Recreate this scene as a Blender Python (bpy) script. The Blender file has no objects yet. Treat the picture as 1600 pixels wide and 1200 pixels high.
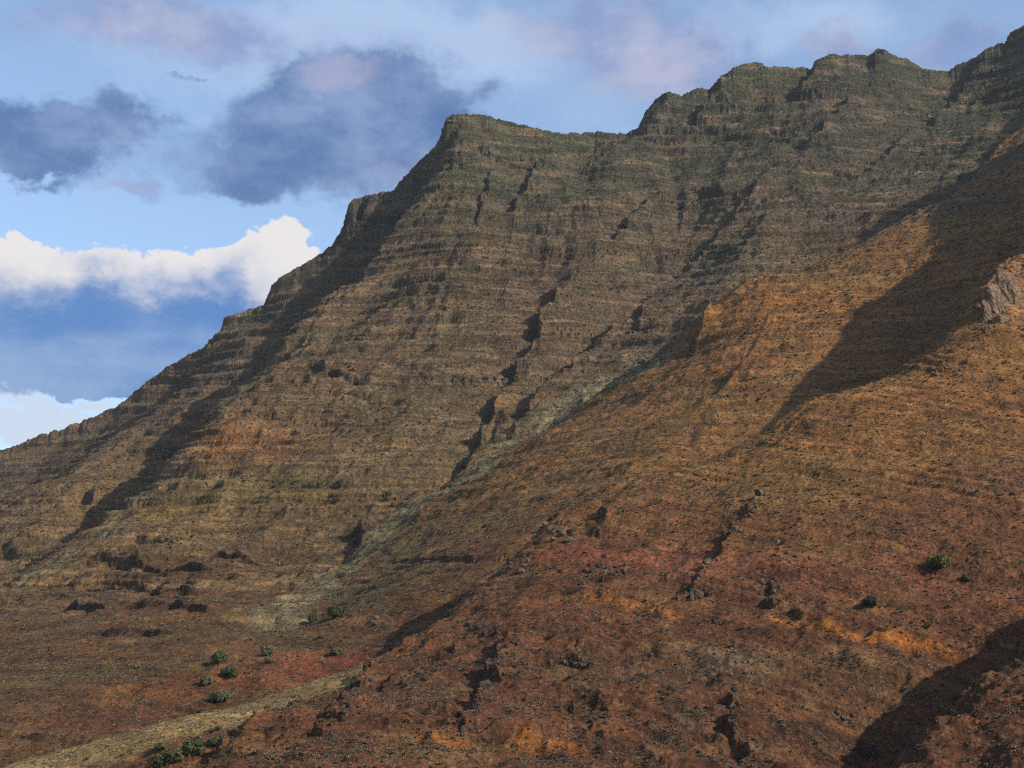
import bpy, bmesh, math, random
import numpy as np

# ------------------------------------------------------------------ camera
F = 2462.0                       # focal length in photo pixels (photo 1600 x 1200)
PITCH = math.radians(13.7)
SP, CP = math.sin(PITCH), math.cos(PITCH)
scene = bpy.context.scene
col = scene.collection
cam_d = bpy.data.cameras.new('camera')
cam_d.sensor_width = 36.0
cam_d.lens = 36.0 * F / 1600.0
cam_d.clip_start = 0.5
cam_d.clip_end = 30000
cam = bpy.data.objects.new('camera', cam_d)
col.objects.link(cam)
cam.location = (0, 0, 0)
cam.rotation_euler = (math.pi / 2 + PITCH, 0, 0)
scene.camera = cam

# ------------------------------------------------------------------ sky + sun
SUN_EL = math.radians(30.5)
SUN_AZ = math.radians(118)       # clockwise from +Y (view direction): right, a little behind the camera
SUN_DIR = (math.sin(SUN_AZ) * math.cos(SUN_EL), math.cos(SUN_AZ) * math.cos(SUN_EL), math.sin(SUN_EL))
world = bpy.data.worlds.new('World')
scene.world = world
world.use_nodes = True
WN, WL = world.node_tree.nodes, world.node_tree.links
WN.clear()
w_out = WN.new('ShaderNodeOutputWorld')
w_bg = WN.new('ShaderNodeBackground')
w_bg.inputs['Strength'].default_value = 0.10
WL.new(w_bg.outputs[0], w_out.inputs['Surface'])
w_sky = WN.new('ShaderNodeTexSky')
w_sky.sky_type = 'NISHITA'
w_sky.sun_disc = False
w_sky.sun_elevation = SUN_EL
w_sky.sun_rotation = SUN_AZ
w_sky.altitude = 300
EXPO = 0.68
SKY_STRENGTH = 0.14
def pix_dir(px, py):
    """azimuth and elevation of a photo pixel"""
    dx = px - 800.0; up = 600.0 - py
    dy = F * CP - up * SP; dz = F * SP + up * CP
    return math.atan2(dx, dy), math.atan2(dz, math.hypot(dx, dy))
def w_math(op, a, b=None, c=None, clamp=False):
    n = WN.new('ShaderNodeMath'); n.operation = op; n.use_clamp = clamp
    for i, v in enumerate((a, b, c)):
        if v is None: continue
        if isinstance(v, (int, float)): n.inputs[i].default_value = v
        else: WL.new(v, n.inputs[i])
    return n.outputs[0]
def w_step(lo, hi, v):
    n = WN.new('ShaderNodeMapRange'); n.interpolation_type = 'SMOOTHSTEP'
    n.inputs['From Min'].default_value = lo; n.inputs['From Max'].default_value = hi
    WL.new(v, n.inputs['Value']); return n.outputs[0]
def w_mix(f, a, b):
    n = WN.new('ShaderNodeMix'); n.data_type = 'RGBA'
    WL.new(f, n.inputs['Factor'])
    for k, v in ((6, a), (7, b)):
        if isinstance(v, tuple): n.inputs[k].default_value = (*v, 1)
        else: WL.new(v, n.inputs[k])
    return n.outputs[2]
def w_col(r, g, b):
    """a cloud colour given as it should look (sRGB 0-255) -> radiance before strength and exposure"""
    lin = lambda c: ((c / 255 + .055) / 1.055) ** 2.4
    return tuple(lin(c) / SKY_STRENGTH / 2 ** EXPO for c in (r, g, b))
w_tc = WN.new('ShaderNodeTexCoord')
w_sep = WN.new('ShaderNodeSeparateXYZ'); WL.new(w_tc.outputs['Generated'], w_sep.inputs[0])
w_u = w_math('ARCTAN2', w_sep.outputs[0], w_sep.outputs[1])
w_v = w_math('ARCSINE', w_sep.outputs[2])
w_uv = WN.new('ShaderNodeCombineXYZ'); WL.new(w_u, w_uv.inputs[0]); WL.new(w_v, w_uv.inputs[1])
def w_noise(scale, detail=5, rough=.55, seed=0.0, stretch=1.6):
    m = WN.new('ShaderNodeVectorMath'); m.operation = 'MULTIPLY_ADD'
    WL.new(w_uv.outputs[0], m.inputs[0]); m.inputs[1].default_value = (scale, scale * stretch, 1); m.inputs[2].default_value = (seed, seed * .7, seed)
    t = WN.new('ShaderNodeTexNoise'); t.inputs['Scale'].default_value = 1; t.inputs['Detail'].default_value = detail; t.inputs['Roughness'].default_value = rough
    WL.new(m.outputs[0], t.inputs['Vector']); return t
# billowing: the blob field is looked up through a noise warp
w_n1 = w_noise(14, 6, .58, 3.1); w_n2 = w_noise(50, 5, .6, 8.4, 1.2)
w_wa = WN.new('ShaderNodeVectorMath'); w_wa.operation = 'MULTIPLY_ADD'
WL.new(w_n1.outputs['Color'], w_wa.inputs[0]); w_wa.inputs[1].default_value = (.12, .055, 0); WL.new(w_uv.outputs[0], w_wa.inputs[2])
w_wb = WN.new('ShaderNodeVectorMath'); w_wb.operation = 'MULTIPLY_ADD'
WL.new(w_n2.outputs['Color'], w_wb.inputs[0]); w_wb.inputs[1].default_value = (.034, .028, 0); WL.new(w_wa.outputs[0], w_wb.inputs[2])
w_off = WN.new('ShaderNodeVectorMath'); w_off.operation = 'ADD'; WL.new(w_wb.outputs[0], w_off.inputs[0]); w_off.inputs[1].default_value = (-.077, -.0415, 0)
def w_blobs(lst):
    """sum of soft ellipses (photo px, py, half width, half height, weight)"""
    tot = None
    for (px, py, rx, ry, wt) in lst:
        u0, v0 = pix_dir(px, py); sx, sy = F / rx, F / ry
        m = WN.new('ShaderNodeVectorMath'); m.operation = 'MULTIPLY_ADD'
        WL.new(w_off.outputs[0], m.inputs[0]); m.inputs[1].default_value = (sx, sy, 0); m.inputs[2].default_value = (-u0 * sx, -v0 * sy, 0)
        d = WN.new('ShaderNodeVectorMath'); d.operation = 'DOT_PRODUCT'; WL.new(m.outputs[0], d.inputs[0]); WL.new(m.outputs[0], d.inputs[1])
        e = w_math('POWER', 0.3679, d.outputs['Value'])
        tot = w_math('MULTIPLY', e, wt) if tot is None else w_math('MULTIPLY_ADD', e, wt, tot)
    return tot
w_far = w_step(.44, .68, w_noise(5, 6, .55, 21.0, 2.2).outputs['Fac'])      # the cloud field that goes on all round
w_c = w_sky.outputs[0]
# thin high veil
w_veil = w_math('MULTIPLY', w_step(.25, 1.0, w_math('ADD', w_blobs([(640,60,520,80,.75),(330,130,300,90,.5),(250,350,320,45,.35),(1250,30,420,60,.55),(940,190,160,60,.5)]), w_math('MULTIPLY', w_far, .35))), .72)
w_c = w_mix(w_veil, w_c, w_col(186, 208, 240))
# soft lilac and pink cloud, upper left, upper right
w_lil = w_math('MULTIPLY', w_step(.22, .95, w_math('ADD', w_blobs([(230,25,210,42,.9),(60,60,150,35,.5),(330,90,90,40,.6),(960,70,130,95,.9),(1090,95,110,70,.8),(880,25,120,40,.4),(1310,62,60,30,.9),(1480,80,130,40,.9),(205,290,70,24,.75),(600,260,140,40,.5)]), w_math('MULTIPLY', w_far, .25))), .8)
w_c = w_mix(w_lil, w_c, w_mix(w_step(.35, .7, w_n1.outputs['Fac']), w_col(128, 150, 198), w_col(190, 188, 212)))
# blue-grey middle clouds
w_mid = w_math('MULTIPLY', w_step(.26, .85, w_math('ADD', w_blobs([(60,215,190,52,1.1),(170,200,80,36,.6),(190,160,40,26,.4),(440,235,110,62,1.0),(560,200,170,90,1.1),(640,170,90,60,.6),(520,130,110,40,.5),(400,285,110,28,.6),(262,127,16,9,.5),(40,268,70,14,.4),(1080,105,90,40,.35)]), w_math('MULTIPLY', w_far, .30))), .93)
w_c = w_mix(w_mid, w_c, w_mix(w_step(.38, .68, w_n1.outputs['Fac']), w_col(84, 116, 170), w_col(136, 160, 202)))
w_top = w_math('MULTIPLY', w_step(.3, 1.0, w_blobs([(540,112,90,26,.9),(640,275,70,28,.6),(200,290,60,20,.6)])), .6)
w_c = w_mix(w_top, w_c, w_col(178, 178, 208))
# the cumulus bank low on the left: white heads over a blue-grey body
BANK = [(15,425,60,66,1.2),(110,455,110,52,1.1),(250,448,75,60,1.0),(330,440,50,50,.9),(430,420,72,76,1.4),(395,400,30,26,.5),(470,405,40,34,.6),(270,415,30,24,.45),(345,405,22,20,.45),(20,385,34,26,.5),(500,450,60,60,1.0),(150,520,260,70,1.2),(330,540,190,70,1.2),(60,560,160,60,1.0),(560,520,140,100,1.0),(-150,470,160,100,1.2),(-450,500,260,110,1.2)]
w_bank = w_step(.60, .78, w_math('ADD', w_blobs(BANK), w_math('MULTIPLY', w_far, .1)))
w_body = w_step(.1, 1.35, w_math('ADD', w_blobs([(120,562,320,100,1.3),(330,560,210,100,1.2),(540,560,120,60,.8),(345,440,34,60,.4),(170,470,120,40,.35),(-200,545,260,80,1.2)]), w_math('MULTIPLY_ADD', w_n1.outputs['Fac'], .5, -.25)))
w_c = w_mix(w_bank, w_c, w_mix(w_body, w_col(236, 232, 232), w_mix(w_step(.35, .68, w_noise(9, 5, .55, 5.5, 2.4).outputs['Fac']), w_col(90, 136, 198), w_col(142, 172, 214))))
w_low = w_math('MULTIPLY', w_step(.35, .9, w_math('ADD', w_blobs([(50,665,140,30,.8),(20,615,90,16,.6),(150,640,100,12,.5),(-200,680,240,50,.9)]), w_math('MULTIPLY_ADD', w_noise(22, 5, .6, 4.4, 4.0).outputs['Fac'], 1.0, -.5))), .85)
w_c = w_mix(w_low, w_c, w_col(206, 216, 232))
WL.new(w_c, w_bg.inputs['Color'])
w_bg.inputs['Strength'].default_value = SKY_STRENGTH
world.cycles.sampling_method = 'MANUAL'
world.cycles.sample_map_resolution = 256

sun_d = bpy.data.lights.new('sun', 'SUN')
sun_d.energy = 4.6
sun_d.angle = math.radians(0.6)
sun_d.color = (1.0, 0.90, 0.76)
sun = bpy.data.objects.new('sun', sun_d)
col.objects.link(sun)
from mathutils import Vector
sun.rotation_euler = Vector(SUN_DIR).to_track_quat('Z', 'Y').to_euler()
sun.location = (200, -200, 900)

scene.view_settings.view_transform = 'Standard'
scene.view_settings.look = 'None'
scene.view_settings.gamma = 1.0
scene.view_settings.use_curve_mapping = False
scene.view_settings.exposure = EXPO
scene.cycles.use_denoising = False
scene.cycles.filter_width = 1.25
scene.cycles.max_bounces = 4
scene.cycles.diffuse_bounces = 2
scene.cycles.volume_bounces = 0

HAZE = 0.000025
# ------------------------------------------------------------------ noise
def _hash(ix, iy, iz, seed):
    h = (ix.astype(np.uint32) * np.uint32(374761393) + iy.astype(np.uint32) * np.uint32(668265263)
         + iz.astype(np.uint32) * np.uint32(2147483647) + np.uint32((seed * 1013904223) & 0xffffffff))
    h ^= h >> np.uint32(13); h *= np.uint32(1274126177); h ^= h >> np.uint32(16)
    h *= np.uint32(2246822519); h ^= h >> np.uint32(15)
    return h
_GA = np.arange(256) / 256.0 * 2 * np.pi
_GX, _GY = np.cos(_GA).astype(np.float32), np.sin(_GA).astype(np.float32)
def noise2(x, y, seed=0):
    """gradient noise, about -1..1"""
    x = np.asarray(x, np.float64); y = np.asarray(y, np.float64)
    fx, fy = np.floor(x), np.floor(y)
    ix, iy = fx.astype(np.int64), fy.astype(np.int64)
    tx, ty = (x - fx).astype(np.float32), (y - fy).astype(np.float32)
    z = np.zeros_like(ix)
    def g(ox, oy):
        k = _hash(ix + ox, iy + oy, z, seed) & np.uint32(255)
        return _GX[k] * (tx - ox) + _GY[k] * (ty - oy)
    u = tx * tx * tx * (tx * (tx * 6 - 15) + 10); v = ty * ty * ty * (ty * (ty * 6 - 15) + 10)
    a = g(0, 0); b = g(1, 0); c = g(0, 1); d = g(1, 1)
    return ((a + u * (b - a)) * (1 - v) + (c + u * (d - c)) * v) * 1.5
def fbm(x, y, oct=4, seed=0, gain=.5, lac=2.03):
    s = 0; a = 1.0; n = 0
    for i in range(oct):
        s = s + a * noise2(x * lac ** i + 17.3 * i, y * lac ** i - 9.1 * i, seed + i * 7); n += a; a *= gain
    return s / n * 1.3
def ridged(x, y, oct=3, seed=0, gain=.5):
    s = 0; a = 1.0; n = 0
    for i in range(oct):
        s = s + a * (1 - 2 * np.abs(noise2(x * 2.1 ** i + 5.7 * i, y * 2.1 ** i + 3.3 * i, seed + i * 5))); n += a; a *= gain
    return s / n
def sstep(a, b, t):
    t = np.clip((t - a) / (b - a), 0, 1); return t * t * (3 - 2 * t)

# ------------------------------------------------------------------ terrain control lines
def P(px, py, Y):
    """photo pixel + distance into the scene -> world point"""
    dx = px - 800.0; up = 600.0 - py
    dy = F * CP - up * SP; dz = F * SP + up * CP
    return (dx / dy * Y, Y, dz / dy * Y)

SKYLINE = [(-300,800,1330),(-120,748,1350),(0,704,1370),(25,696,1372),(62,680,1375),(100,669,1378),(150,650,1382),(192,629,1386),(207,617,1388),
 (225,600,1390),(250,582,1393),(280,562,1396),(320,542,1400),(345,515,1402),(352,495,1402),(380,487,1405),(412,477,1407),(425,445,1408),
 (450,425,1410),(480,410,1411),(517,385,1412),(530,365,1412),(540,345,1412),(544,322,1414),(555,309,1415),(575,306,1416),(597,299,1417),(612,300,1417),
 (625,285,1416),(655,252,1413),(682,227,1410),(692,203,1408),(697,184,1408),(715,178,1408),(750,179,1412),(800,191,1424),(830,199,1432),
 (880,209,1446),(930,206,1458),(975,209,1466),(997,200,1468),(1010,172,1468),(1032,150,1468),(1042,143,1468),(1065,149,1470),(1090,138,1472),
 (1110,140,1474),(1120,125,1475),(1145,106,1476),(1165,99,1477),(1190,98,1479),(1200,105,1480),(1235,104,1484),(1267,107,1488),(1273,95,1488),
 (1300,84,1490),(1320,86,1492),(1355,86,1494),(1375,76,1494),(1395,85,1495),(1420,94,1495),(1440,107,1495),(1470,111,1493),(1492,107,1490),
 (1505,97,1488),(1525,89,1485),(1540,77,1482),(1570,65,1476),(1580,50,1474),(1600,40,1470),(1680,0,1455),(1800,-70,1440),(1950,-120,1430)]
LINES = {
 'S1': [(700,222,1390),(672,285,1340),(610,375,1272),(560,438,1225),(500,470,1195),(440,525,1150),(385,605,1085),(340,640,1050),(285,695,1000),(225,752,950),(175,800,912),(100,850,870),(0,905,825),(-150,975,770)],
 'G0': [(655,335,1385),(600,422,1330),(520,515,1264),(440,594,1207),(360,684,1134),(290,754,1071),(220,820,1001),(150,876,938),(60,926,886),(-50,974,840),(-200,1042,790)],
 'S0b': [(420,500,1350),(300,590,1300),(210,665,1225),(150,735,1140),(95,800,1050)],
 'G1': [(480,925,668),(560,846,740),(640,780,802),(730,714,870),(775,655,930),(870,575,1000),(960,512,1060),(1090,405,1160),(1170,312,1240),(1235,235,1330),(1262,160,1420)],
 'GA': [(790,640,935),(800,590,990),(835,510,1062),(875,430,1140),(890,330,1248),(935,245,1385)],
 'RA': [(960,225,1413),(940,300,1288),(930,400,1163),(900,480,1083),(860,555,1008)],
 'RF': [(715,205,1376),(720,300,1288),(700,400,1178),(670,500,1083),(640,600,993),(600,700,903),(540,790,818)],
 'R1': [(1330,150,1424),(1310,230,1319),(1230,320,1204),(1140,410,1109),(1040,500,1034),(950,575,974),(850,648,904)],
 'G1b':[(1600,190,1330),(1530,260,1220),(1400,375,1110),(1290,420,1055),(1190,458,1010),(1090,525,965),(980,598,920),(860,670,890)],
 'R1c':[(1490,130,1470),(1440,220,1350),(1380,290,1240)],
 'R2': [(1800,130,1150),(1680,200,1100),(1600,258,1060),(1480,318,990),(1390,366,940),(1330,392,925),(1255,420,905),(1182,430,890),(1150,462,870),(1104,498,850),(1085,540,838),(1010,590,820),(940,636,798),(880,672,780),(800,722,757),(720,774,724),(650,828,686),(590,882,646),(520,920,615),(440,985,560)],
 'R2f':[(1390,440,860),(1250,520,790),(1100,620,730),(980,700,680),(860,790,610),(740,880,550),(640,950,510)],
 'G2': [(1800,330,760),(1640,520,680),(1540,660,635),(1450,725,602),(1300,716,583),(1230,702,575),(1160,716,562),(1080,765,550),(940,832,534),(870,872,518),(790,932,488),(700,1002,458),(620,1055,438),(540,1095,424)],
 'R3': [(2500,-410,960),(2250,-215,860),(2100,-98,810),(1980,15,785),(1850,125,735),(1750,240,682),(1660,335,622),(1600,385,590),(1552,418,570),(1537,455,555),(1538,500,538),(1500,548,522),(1450,586,512),(1350,607,520),(1260,626,518),(1190,682,508),(1100,722,500),(1010,752,494),(940,772,488),(870,810,476),(840,840,466),(790,882,448),(745,918,432),(700,956,418),(620,1012,402),(540,1048,390),(470,1095,368),(430,1124,348),(370,1162,328),(310,1205,308),(230,1275,285)],
 'R4': [(540,1048,390),(470,1072,384),(400,1096,377),(300,1120,366),(200,1143,356),(100,1172,348),(20,1196,340),(-150,1240,325)],
 'G4': [(540,1090,425),(430,1120,420),(300,1150,405),(200,1175,395),(100,1205,388),(0,1230,380),(-150,1280,370)],
 'R5': [(1950,725,340),(1800,832,325),(1700,918,312),(1600,1012,300),(1560,1050,294),(1500,1092,286),(1440,1150,276),(1380,1200,266),(1300,1270,252)],
 'G5': [(1950,860,385),(1800,950,362),(1700,1015,345),(1600,1100,327),(1500,1165,308),(1440,1205,297),(1380,1250,287),(1300,1310,272)],
}
POINTS = [
 # foreground hillside
 (1000,1200,300),(800,1200,296),(600,1200,292),(450,1200,296),(1250,1200,288),(1150,1090,325),(850,1080,336),(650,1100,336),(1000,950,385),(850,950,395),(1200,800,430),(1050,850,432),
 (1320,1000,352),(1450,980,362),(1400,700,462),(1300,860,402),(1500,880,392),(1600,820,400),(1600,650,474),(1500,640,487),(1150,950,378),(700,1010,388),(1600,480,545),(1570,560,512),(1700,640,470),(1700,760,410),
 (1600,1200,246),(1700,1100,262),(1500,1200,258),(1850,830,420),(2000,620,520),(2150,430,600),
 (600,1300,262),(900,1300,262),(1200,1300,258),(1500,1330,222),
 (350,1180,322),(200,1200,325),(100,1240,318),(0,1260,312),(-150,1330,300),
 # valley floor and red soil rise on the left
 (340,1030,478),(250,1080,448),(120,1110,432),(0,1140,425),(-150,1180,415),(430,1000,515),(500,962,560),(380,955,572),(250,985,545),(100,1020,520),(0,1050,505),
 (150,955,620),(0,985,605),(250,920,655),(-150,1030,590),(350,925,655),(590,970,510),(650,900,560),
 # foot and flank of the great face
 (300,880,715),(200,880,745),(420,870,745),(360,800,830),(300,760,885),(450,760,870),(500,650,965),(420,700,930),(520,560,1060),(620,640,962),(680,690,895),(560,500,1140),(500,850,760),
 (800,260,1350),(800,350,1240),(780,450,1128),(740,540,1045),(690,600,990),
 (1060,260,1360),(1060,340,1260),(1000,420,1150),(1130,220,1400),(1180,160,1440),
 (1440,160,1440),(1540,150,1420),(1500,200,1360),(1340,330,1190),(1250,380,1140),
 (1300,480,830),(1200,560,760),(1250,590,740),(1150,530,800),(1060,640,745),(1400,500,790),(1500,430,830),(1580,330,960),(1480,560,725),(1050,700,650),(900,720,700),(760,800,655),(850,850,560),
 (60,760,1260),(150,690,1310),(260,620,1345),(60,720,1330),(420,480,1385),(560,350,1408),
]
ctrl = []
def dens(pts, step=22.0):
    out = []
    for a, b in zip(pts[:-1], pts[1:]):
        A, B = np.array(P(*a)), np.array(P(*b))
        n = max(1, int(np.hypot(*(B - A)[:2]) / step))
        for k in range(n): out.append(A + (B - A) * k / n)
    out.append(np.array(P(*pts[-1])))
    return out
ctrl += dens(SKYLINE, 20)
back = []
for k, p in enumerate(SKYLINE):           # the far side falls away behind the skyline
    q = np.array(P(*p))
    if k % 3 == 0:
        d = np.array([q[0], q[1], 0]) / math.hypot(q[0], q[1])
        for m, dz in ((45, -22), (160, -120), (420, -330)):
            w = q + d * m; w[2] = max(q[2] + dz, -10); back.append(w)
ctrl += back
for k, p in enumerate(SKYLINE):           # cliffs right under the crest
    if 535 < p[0] < 618 or 690 < p[0] < 965 or 1005 < p[0] < 1660:
        q = np.array(P(*p)); d = np.array([q[0], q[1], 0]) / math.hypot(q[0], q[1])
        for m, dz in ((-9, -13 - 5 * math.sin(k * 1.7)), (9, .5)):
            w = q + d * m; w[2] += dz; ctrl.append(w)
for k, l in LINES.items(): ctrl += dens(l)
ctrl += [np.array(P(*p)) for p in POINTS]
# valley below the camera and country round about
for a in range(0, 360, 15):
    for r, z in ((25, -7), (90, -30), (160, -34)):
        if r < 150 or 30 < a < 330:
            ctrl.append(np.array([math.sin(math.radians(a)) * r, math.cos(math.radians(a)) * r, z]))
for a in range(-20, 21, 5):
    ctrl.append(np.array([math.sin(math.radians(a)) * 190, math.cos(math.radians(a)) * 190, -34 + .3 * max(a, 0)]))
for a in range(0, 360, 12):
    s, c = math.sin(math.radians(a)), math.cos(math.radians(a))
    if 48 <= a <= 312:
        for r in (350, 700, 1300, 2200):
            ctrl.append(np.array([s * r, c * r, -40 + (110 if 60 < a < 120 and 600 < r < 1500 else 20)]))
    for r in (3000, 4000): ctrl.append(np.array([s * r, c * r, 0.0]))
ctrl = np.array(ctrl)
# thin out coincident points
keep = []; seen = set()
for i, c in enumerate(ctrl):
    k = (round(c[0] / 2.5), round(c[1] / 2.5))
    if k not in seen: seen.add(k); keep.append(i)
ctrl = ctrl[keep]
C0 = 3.0
def kern(d2): return np.sqrt(d2 + C0 * C0)
d2 = ((ctrl[:, None, :2] - ctrl[None, :, :2]) ** 2).sum(-1)
K = kern(d2) - 0.0
n = len(ctrl)
A = np.zeros((n + 3, n + 3)); A[:n, :n] = K - np.eye(n) * 0.15
A[:n, n] = 1; A[:n, n + 1:] = ctrl[:, :2] / 1000; A[n, :n] = 1; A[n + 1:, :n] = ctrl[:, :2].T / 1000
sol = np.linalg.solve(A, np.concatenate([ctrl[:, 2], np.zeros(3)]))
def base_height(x, y):
    sh = x.shape; x = x.ravel(); y = y.ravel(); out = np.empty(len(x))
    for i in range(0, len(x), 8000):
        X, Y = x[i:i + 8000], y[i:i + 8000]
        d = (X[:, None] - ctrl[None, :, 0]) ** 2 + (Y[:, None] - ctrl[None, :, 1]) ** 2
        out[i:i + 8000] = kern(d) @ sol[:n] + sol[n] + sol[n + 1] * X / 1000 + sol[n + 2] * Y / 1000
    return out.reshape(sh)

# polar sheet round the viewpoint, finest where the mountain is
QUAL = 1.0
az = np.radians(np.concatenate([np.linspace(-180, -60, 13)[:-1], np.linspace(-60, -21, 30)[:-1], np.linspace(-21, 21, int(1150 * QUAL)), np.linspace(21, 60, 34)[1:], np.linspace(60, 180, 15)[1:]]))
rr = np.concatenate([np.geomspace(6, 225, 24)[:-1], np.geomspace(225, 520, int(380 * QUAL))[:-1], np.geomspace(520, 950, int(320 * QUAL))[:-1],
                     np.linspace(950, 1640, int(460 * QUAL))[:-1], np.geomspace(1640, 4000, 16)])
azc = np.radians(np.concatenate([np.linspace(-180, -60, 13)[:-1], np.linspace(-60, -21, 30)[:-1], np.linspace(-21, 21, 400), np.linspace(21, 60, 34)[1:], np.linspace(60, 180, 15)[1:]]))
rrc = np.concatenate([np.geomspace(6, 225, 20)[:-1], np.geomspace(225, 520, 70)[:-1], np.geomspace(520, 950, 90)[:-1], np.linspace(950, 1640, 220)[:-1], np.geomspace(1640, 4000, 16)])
Rc, Ac = np.meshgrid(rrc, azc, indexing='ij')
Hc = base_height(Rc * np.sin(Ac), Rc * np.cos(Ac))
def interp2(r, a):
    """bilinear lookup of the coarse base"""
    i = np.clip(np.searchsorted(rrc, r) - 1, 0, len(rrc) - 2); j = np.clip(np.searchsorted(azc, a) - 1, 0, len(azc) - 2)
    u = np.clip((r - rrc[i]) / (rrc[i + 1] - rrc[i]), 0, 1); v = np.clip((a - azc[j]) / (azc[j + 1] - azc[j]), 0, 1)
    return (Hc[i, j] * (1 - u) + Hc[i + 1, j] * u) * (1 - v) + (Hc[i, j + 1] * (1 - u) + Hc[i + 1, j + 1] * u) * v
R, Az = np.meshgrid(rr, az, indexing='ij')
X = R * np.sin(Az); Y = R * np.cos(Az)
H = interp2(R, Az)

# ------------------------------------------------------------------ drainage: noise smeared along the fall line gives rills and ribs
def base_at(x, y): return interp2(np.hypot(x, y), np.arctan2(x, y))
azm = np.radians(np.linspace(-22, 22, 420)); rrm = np.concatenate([np.geomspace(200, 950, 420)[:-1], np.linspace(950, 1640, 240)])
Rm, Am = np.meshgrid(rrm, azm, indexing='ij'); Xm, Ym = Rm * np.sin(Am), Rm * np.cos(Am)
def fall(x, y, e=9.0):
    gx = (base_at(x + e, y) - base_at(x - e, y)) / (2 * e); gy = (base_at(x, y + e) - base_at(x, y - e)) / (2 * e)
    return gx, gy
def rills(wl, step, n, seed):
    tot = noise2(Xm / wl, Ym / wl, seed); 
    for sgn in (1, -1):
        x, y = Xm.copy(), Ym.copy()
        for k in range(n):
            gx, gy = fall(x, y); g = np.hypot(gx, gy) + 1e-3
            x = x + sgn * gx / g * step; y = y + sgn * gy / g * step
            tot = tot + noise2(x / wl, y / wl, seed)
    return tot / math.sqrt(2 * n + 1) * 1.6
RL1 = rills(42, 20, 6, 11)
RL2 = rills(17, 11, 6, 12)
def up_m(G, r, a):
    i = np.clip(np.searchsorted(rrm, r) - 1, 0, len(rrm) - 2); j = np.clip(np.searchsorted(azm, a) - 1, 0, len(azm) - 2)
    u = np.clip((r - rrm[i]) / (rrm[i + 1] - rrm[i]), 0, 1); v = np.clip((a - azm[j]) / (azm[j + 1] - azm[j]), 0, 1)
    return (G[i, j] * (1 - u) + G[i + 1, j] * u) * (1 - v) + (G[i, j + 1] * (1 - u) + G[i + 1, j + 1] * u) * v

def line_r(names):
    """distance of a control line as a function of azimuth"""
    p = np.array([P(*q) for q in names]); a = np.arctan2(p[:, 0], p[:, 1]); r = np.hypot(p[:, 0], p[:, 1]); o = np.argsort(a)
    return lambda t: np.interp(t, a[o], r[o])
B1 = line_r([(-300,1000,700),(0,985,640),(250,930,655)] + LINES['G1'][:4] + LINES['G1b'][::-1])
B2 = line_r(LINES['G4'][::-1][:-1] + LINES['G2'][::-1])
SK = line_r(SKYLINE)

# ------------------------------------------------------------------ relief
def poly_dist(x, y, pts):
    """signed distance in plan to a polyline (positive right of its direction of travel) and the position 0..1 along it"""
    best = np.full(x.shape, 1e9); sg = np.zeros(x.shape); al = np.zeros(x.shape)
    pts = np.asarray(pts)[:, :2]; L = np.concatenate([[0], np.cumsum(np.hypot(*np.diff(pts, axis=0).T))])
    for k in range(len(pts) - 1):
        a, b = pts[k], pts[k + 1]; d = b - a; l = np.hypot(*d)
        t = np.clip(((x - a[0]) * d[0] + (y - a[1]) * d[1]) / l ** 2, 0, 1)
        dx, dy = x - a[0] - t * d[0], y - a[1] - t * d[1]; D = np.hypot(dx, dy)
        m = D < best; best = np.where(m, D, best); sg = np.where(m, np.sign(d[1] * dx - d[0] * dy), sg); al = np.where(m, (L[k] + t * l) / L[-1], al)
    return best * sg, al
def cast(px, py, hmap=None, rmin=120):
    """photo pixel -> where its ray meets the sheet"""
    hmap = Hc if hmap is None else hmap
    rs, aa = (rrc, azc) if hmap is Hc else (rr, az)
    a, e = pix_dir(px, py); te = math.tan(e)
    j = int(np.clip(np.searchsorted(aa, a) - 1, 0, len(aa) - 2)); v = (a - aa[j]) / (aa[j + 1] - aa[j])
    h = hmap[:, j] * (1 - v) + hmap[:, j + 1] * v - rs * te
    i = np.where((h > 0) & (rs > rmin))[0]
    if not len(i): return None
    i = i[0]; t = h[i - 1] / (h[i - 1] - h[i] + 1e-9) if i else 0
    r = rs[i - 1] + (rs[i] - rs[i - 1]) * min(max(t, 0), 1)
    return (r * math.sin(a), r * math.cos(a), r * te)
def castl(pts): return [c for c in (cast(*p) for p in pts) if c is not None]

gx, gy = fall(X, Y); slope = np.hypot(gx, gy) + 1e-4
front = sstep(190, 260, R) * (np.abs(Az) < math.radians(40))
mount = (R > B1(Az)).astype(np.float64)
near = (R < B2(Az)).astype(np.float64)
soft = np.clip((R - SK(Az)) / 60 + 1, 0, 1)                  # 1 on and behind the skyline
dR = np.abs(R - SK(Az))
calm = 1 - .6 * np.exp(-(dR / 28) ** 2)
upper = sstep(170, 420, H + 25 * fbm(X / 160, Y / 160, 2, 31))
inm = np.abs(Az) < math.radians(21.9)
r1 = np.where(inm, up_m(RL1, R, Az), 0); r2 = np.where(inm, up_m(RL2, R, Az), 0)
far01 = sstep(450, 1000, R)
big = fbm(X / 95, Y / 95, 4, 40)
Z = H + front * calm * ((-np.abs(r1) * 1.0 + .35) * (1.2 + 1.4 * far01 * (.3 + .7 * upper)) + (-np.abs(r2) + .35) * (.5 + .6 * far01)
     + big * (2.2 + 4.5 * far01) + fbm(X / 26, Y / 26, 4, 47) * (1.2 + .5 * far01) + near * (np.clip(ridged(X / 17, Y / 11, 3, 53) - .1, 0, 1) * 2.4 * sstep(75, 25, H) + ridged(X / 9, Y / 6, 3, 57) * .4))
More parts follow.
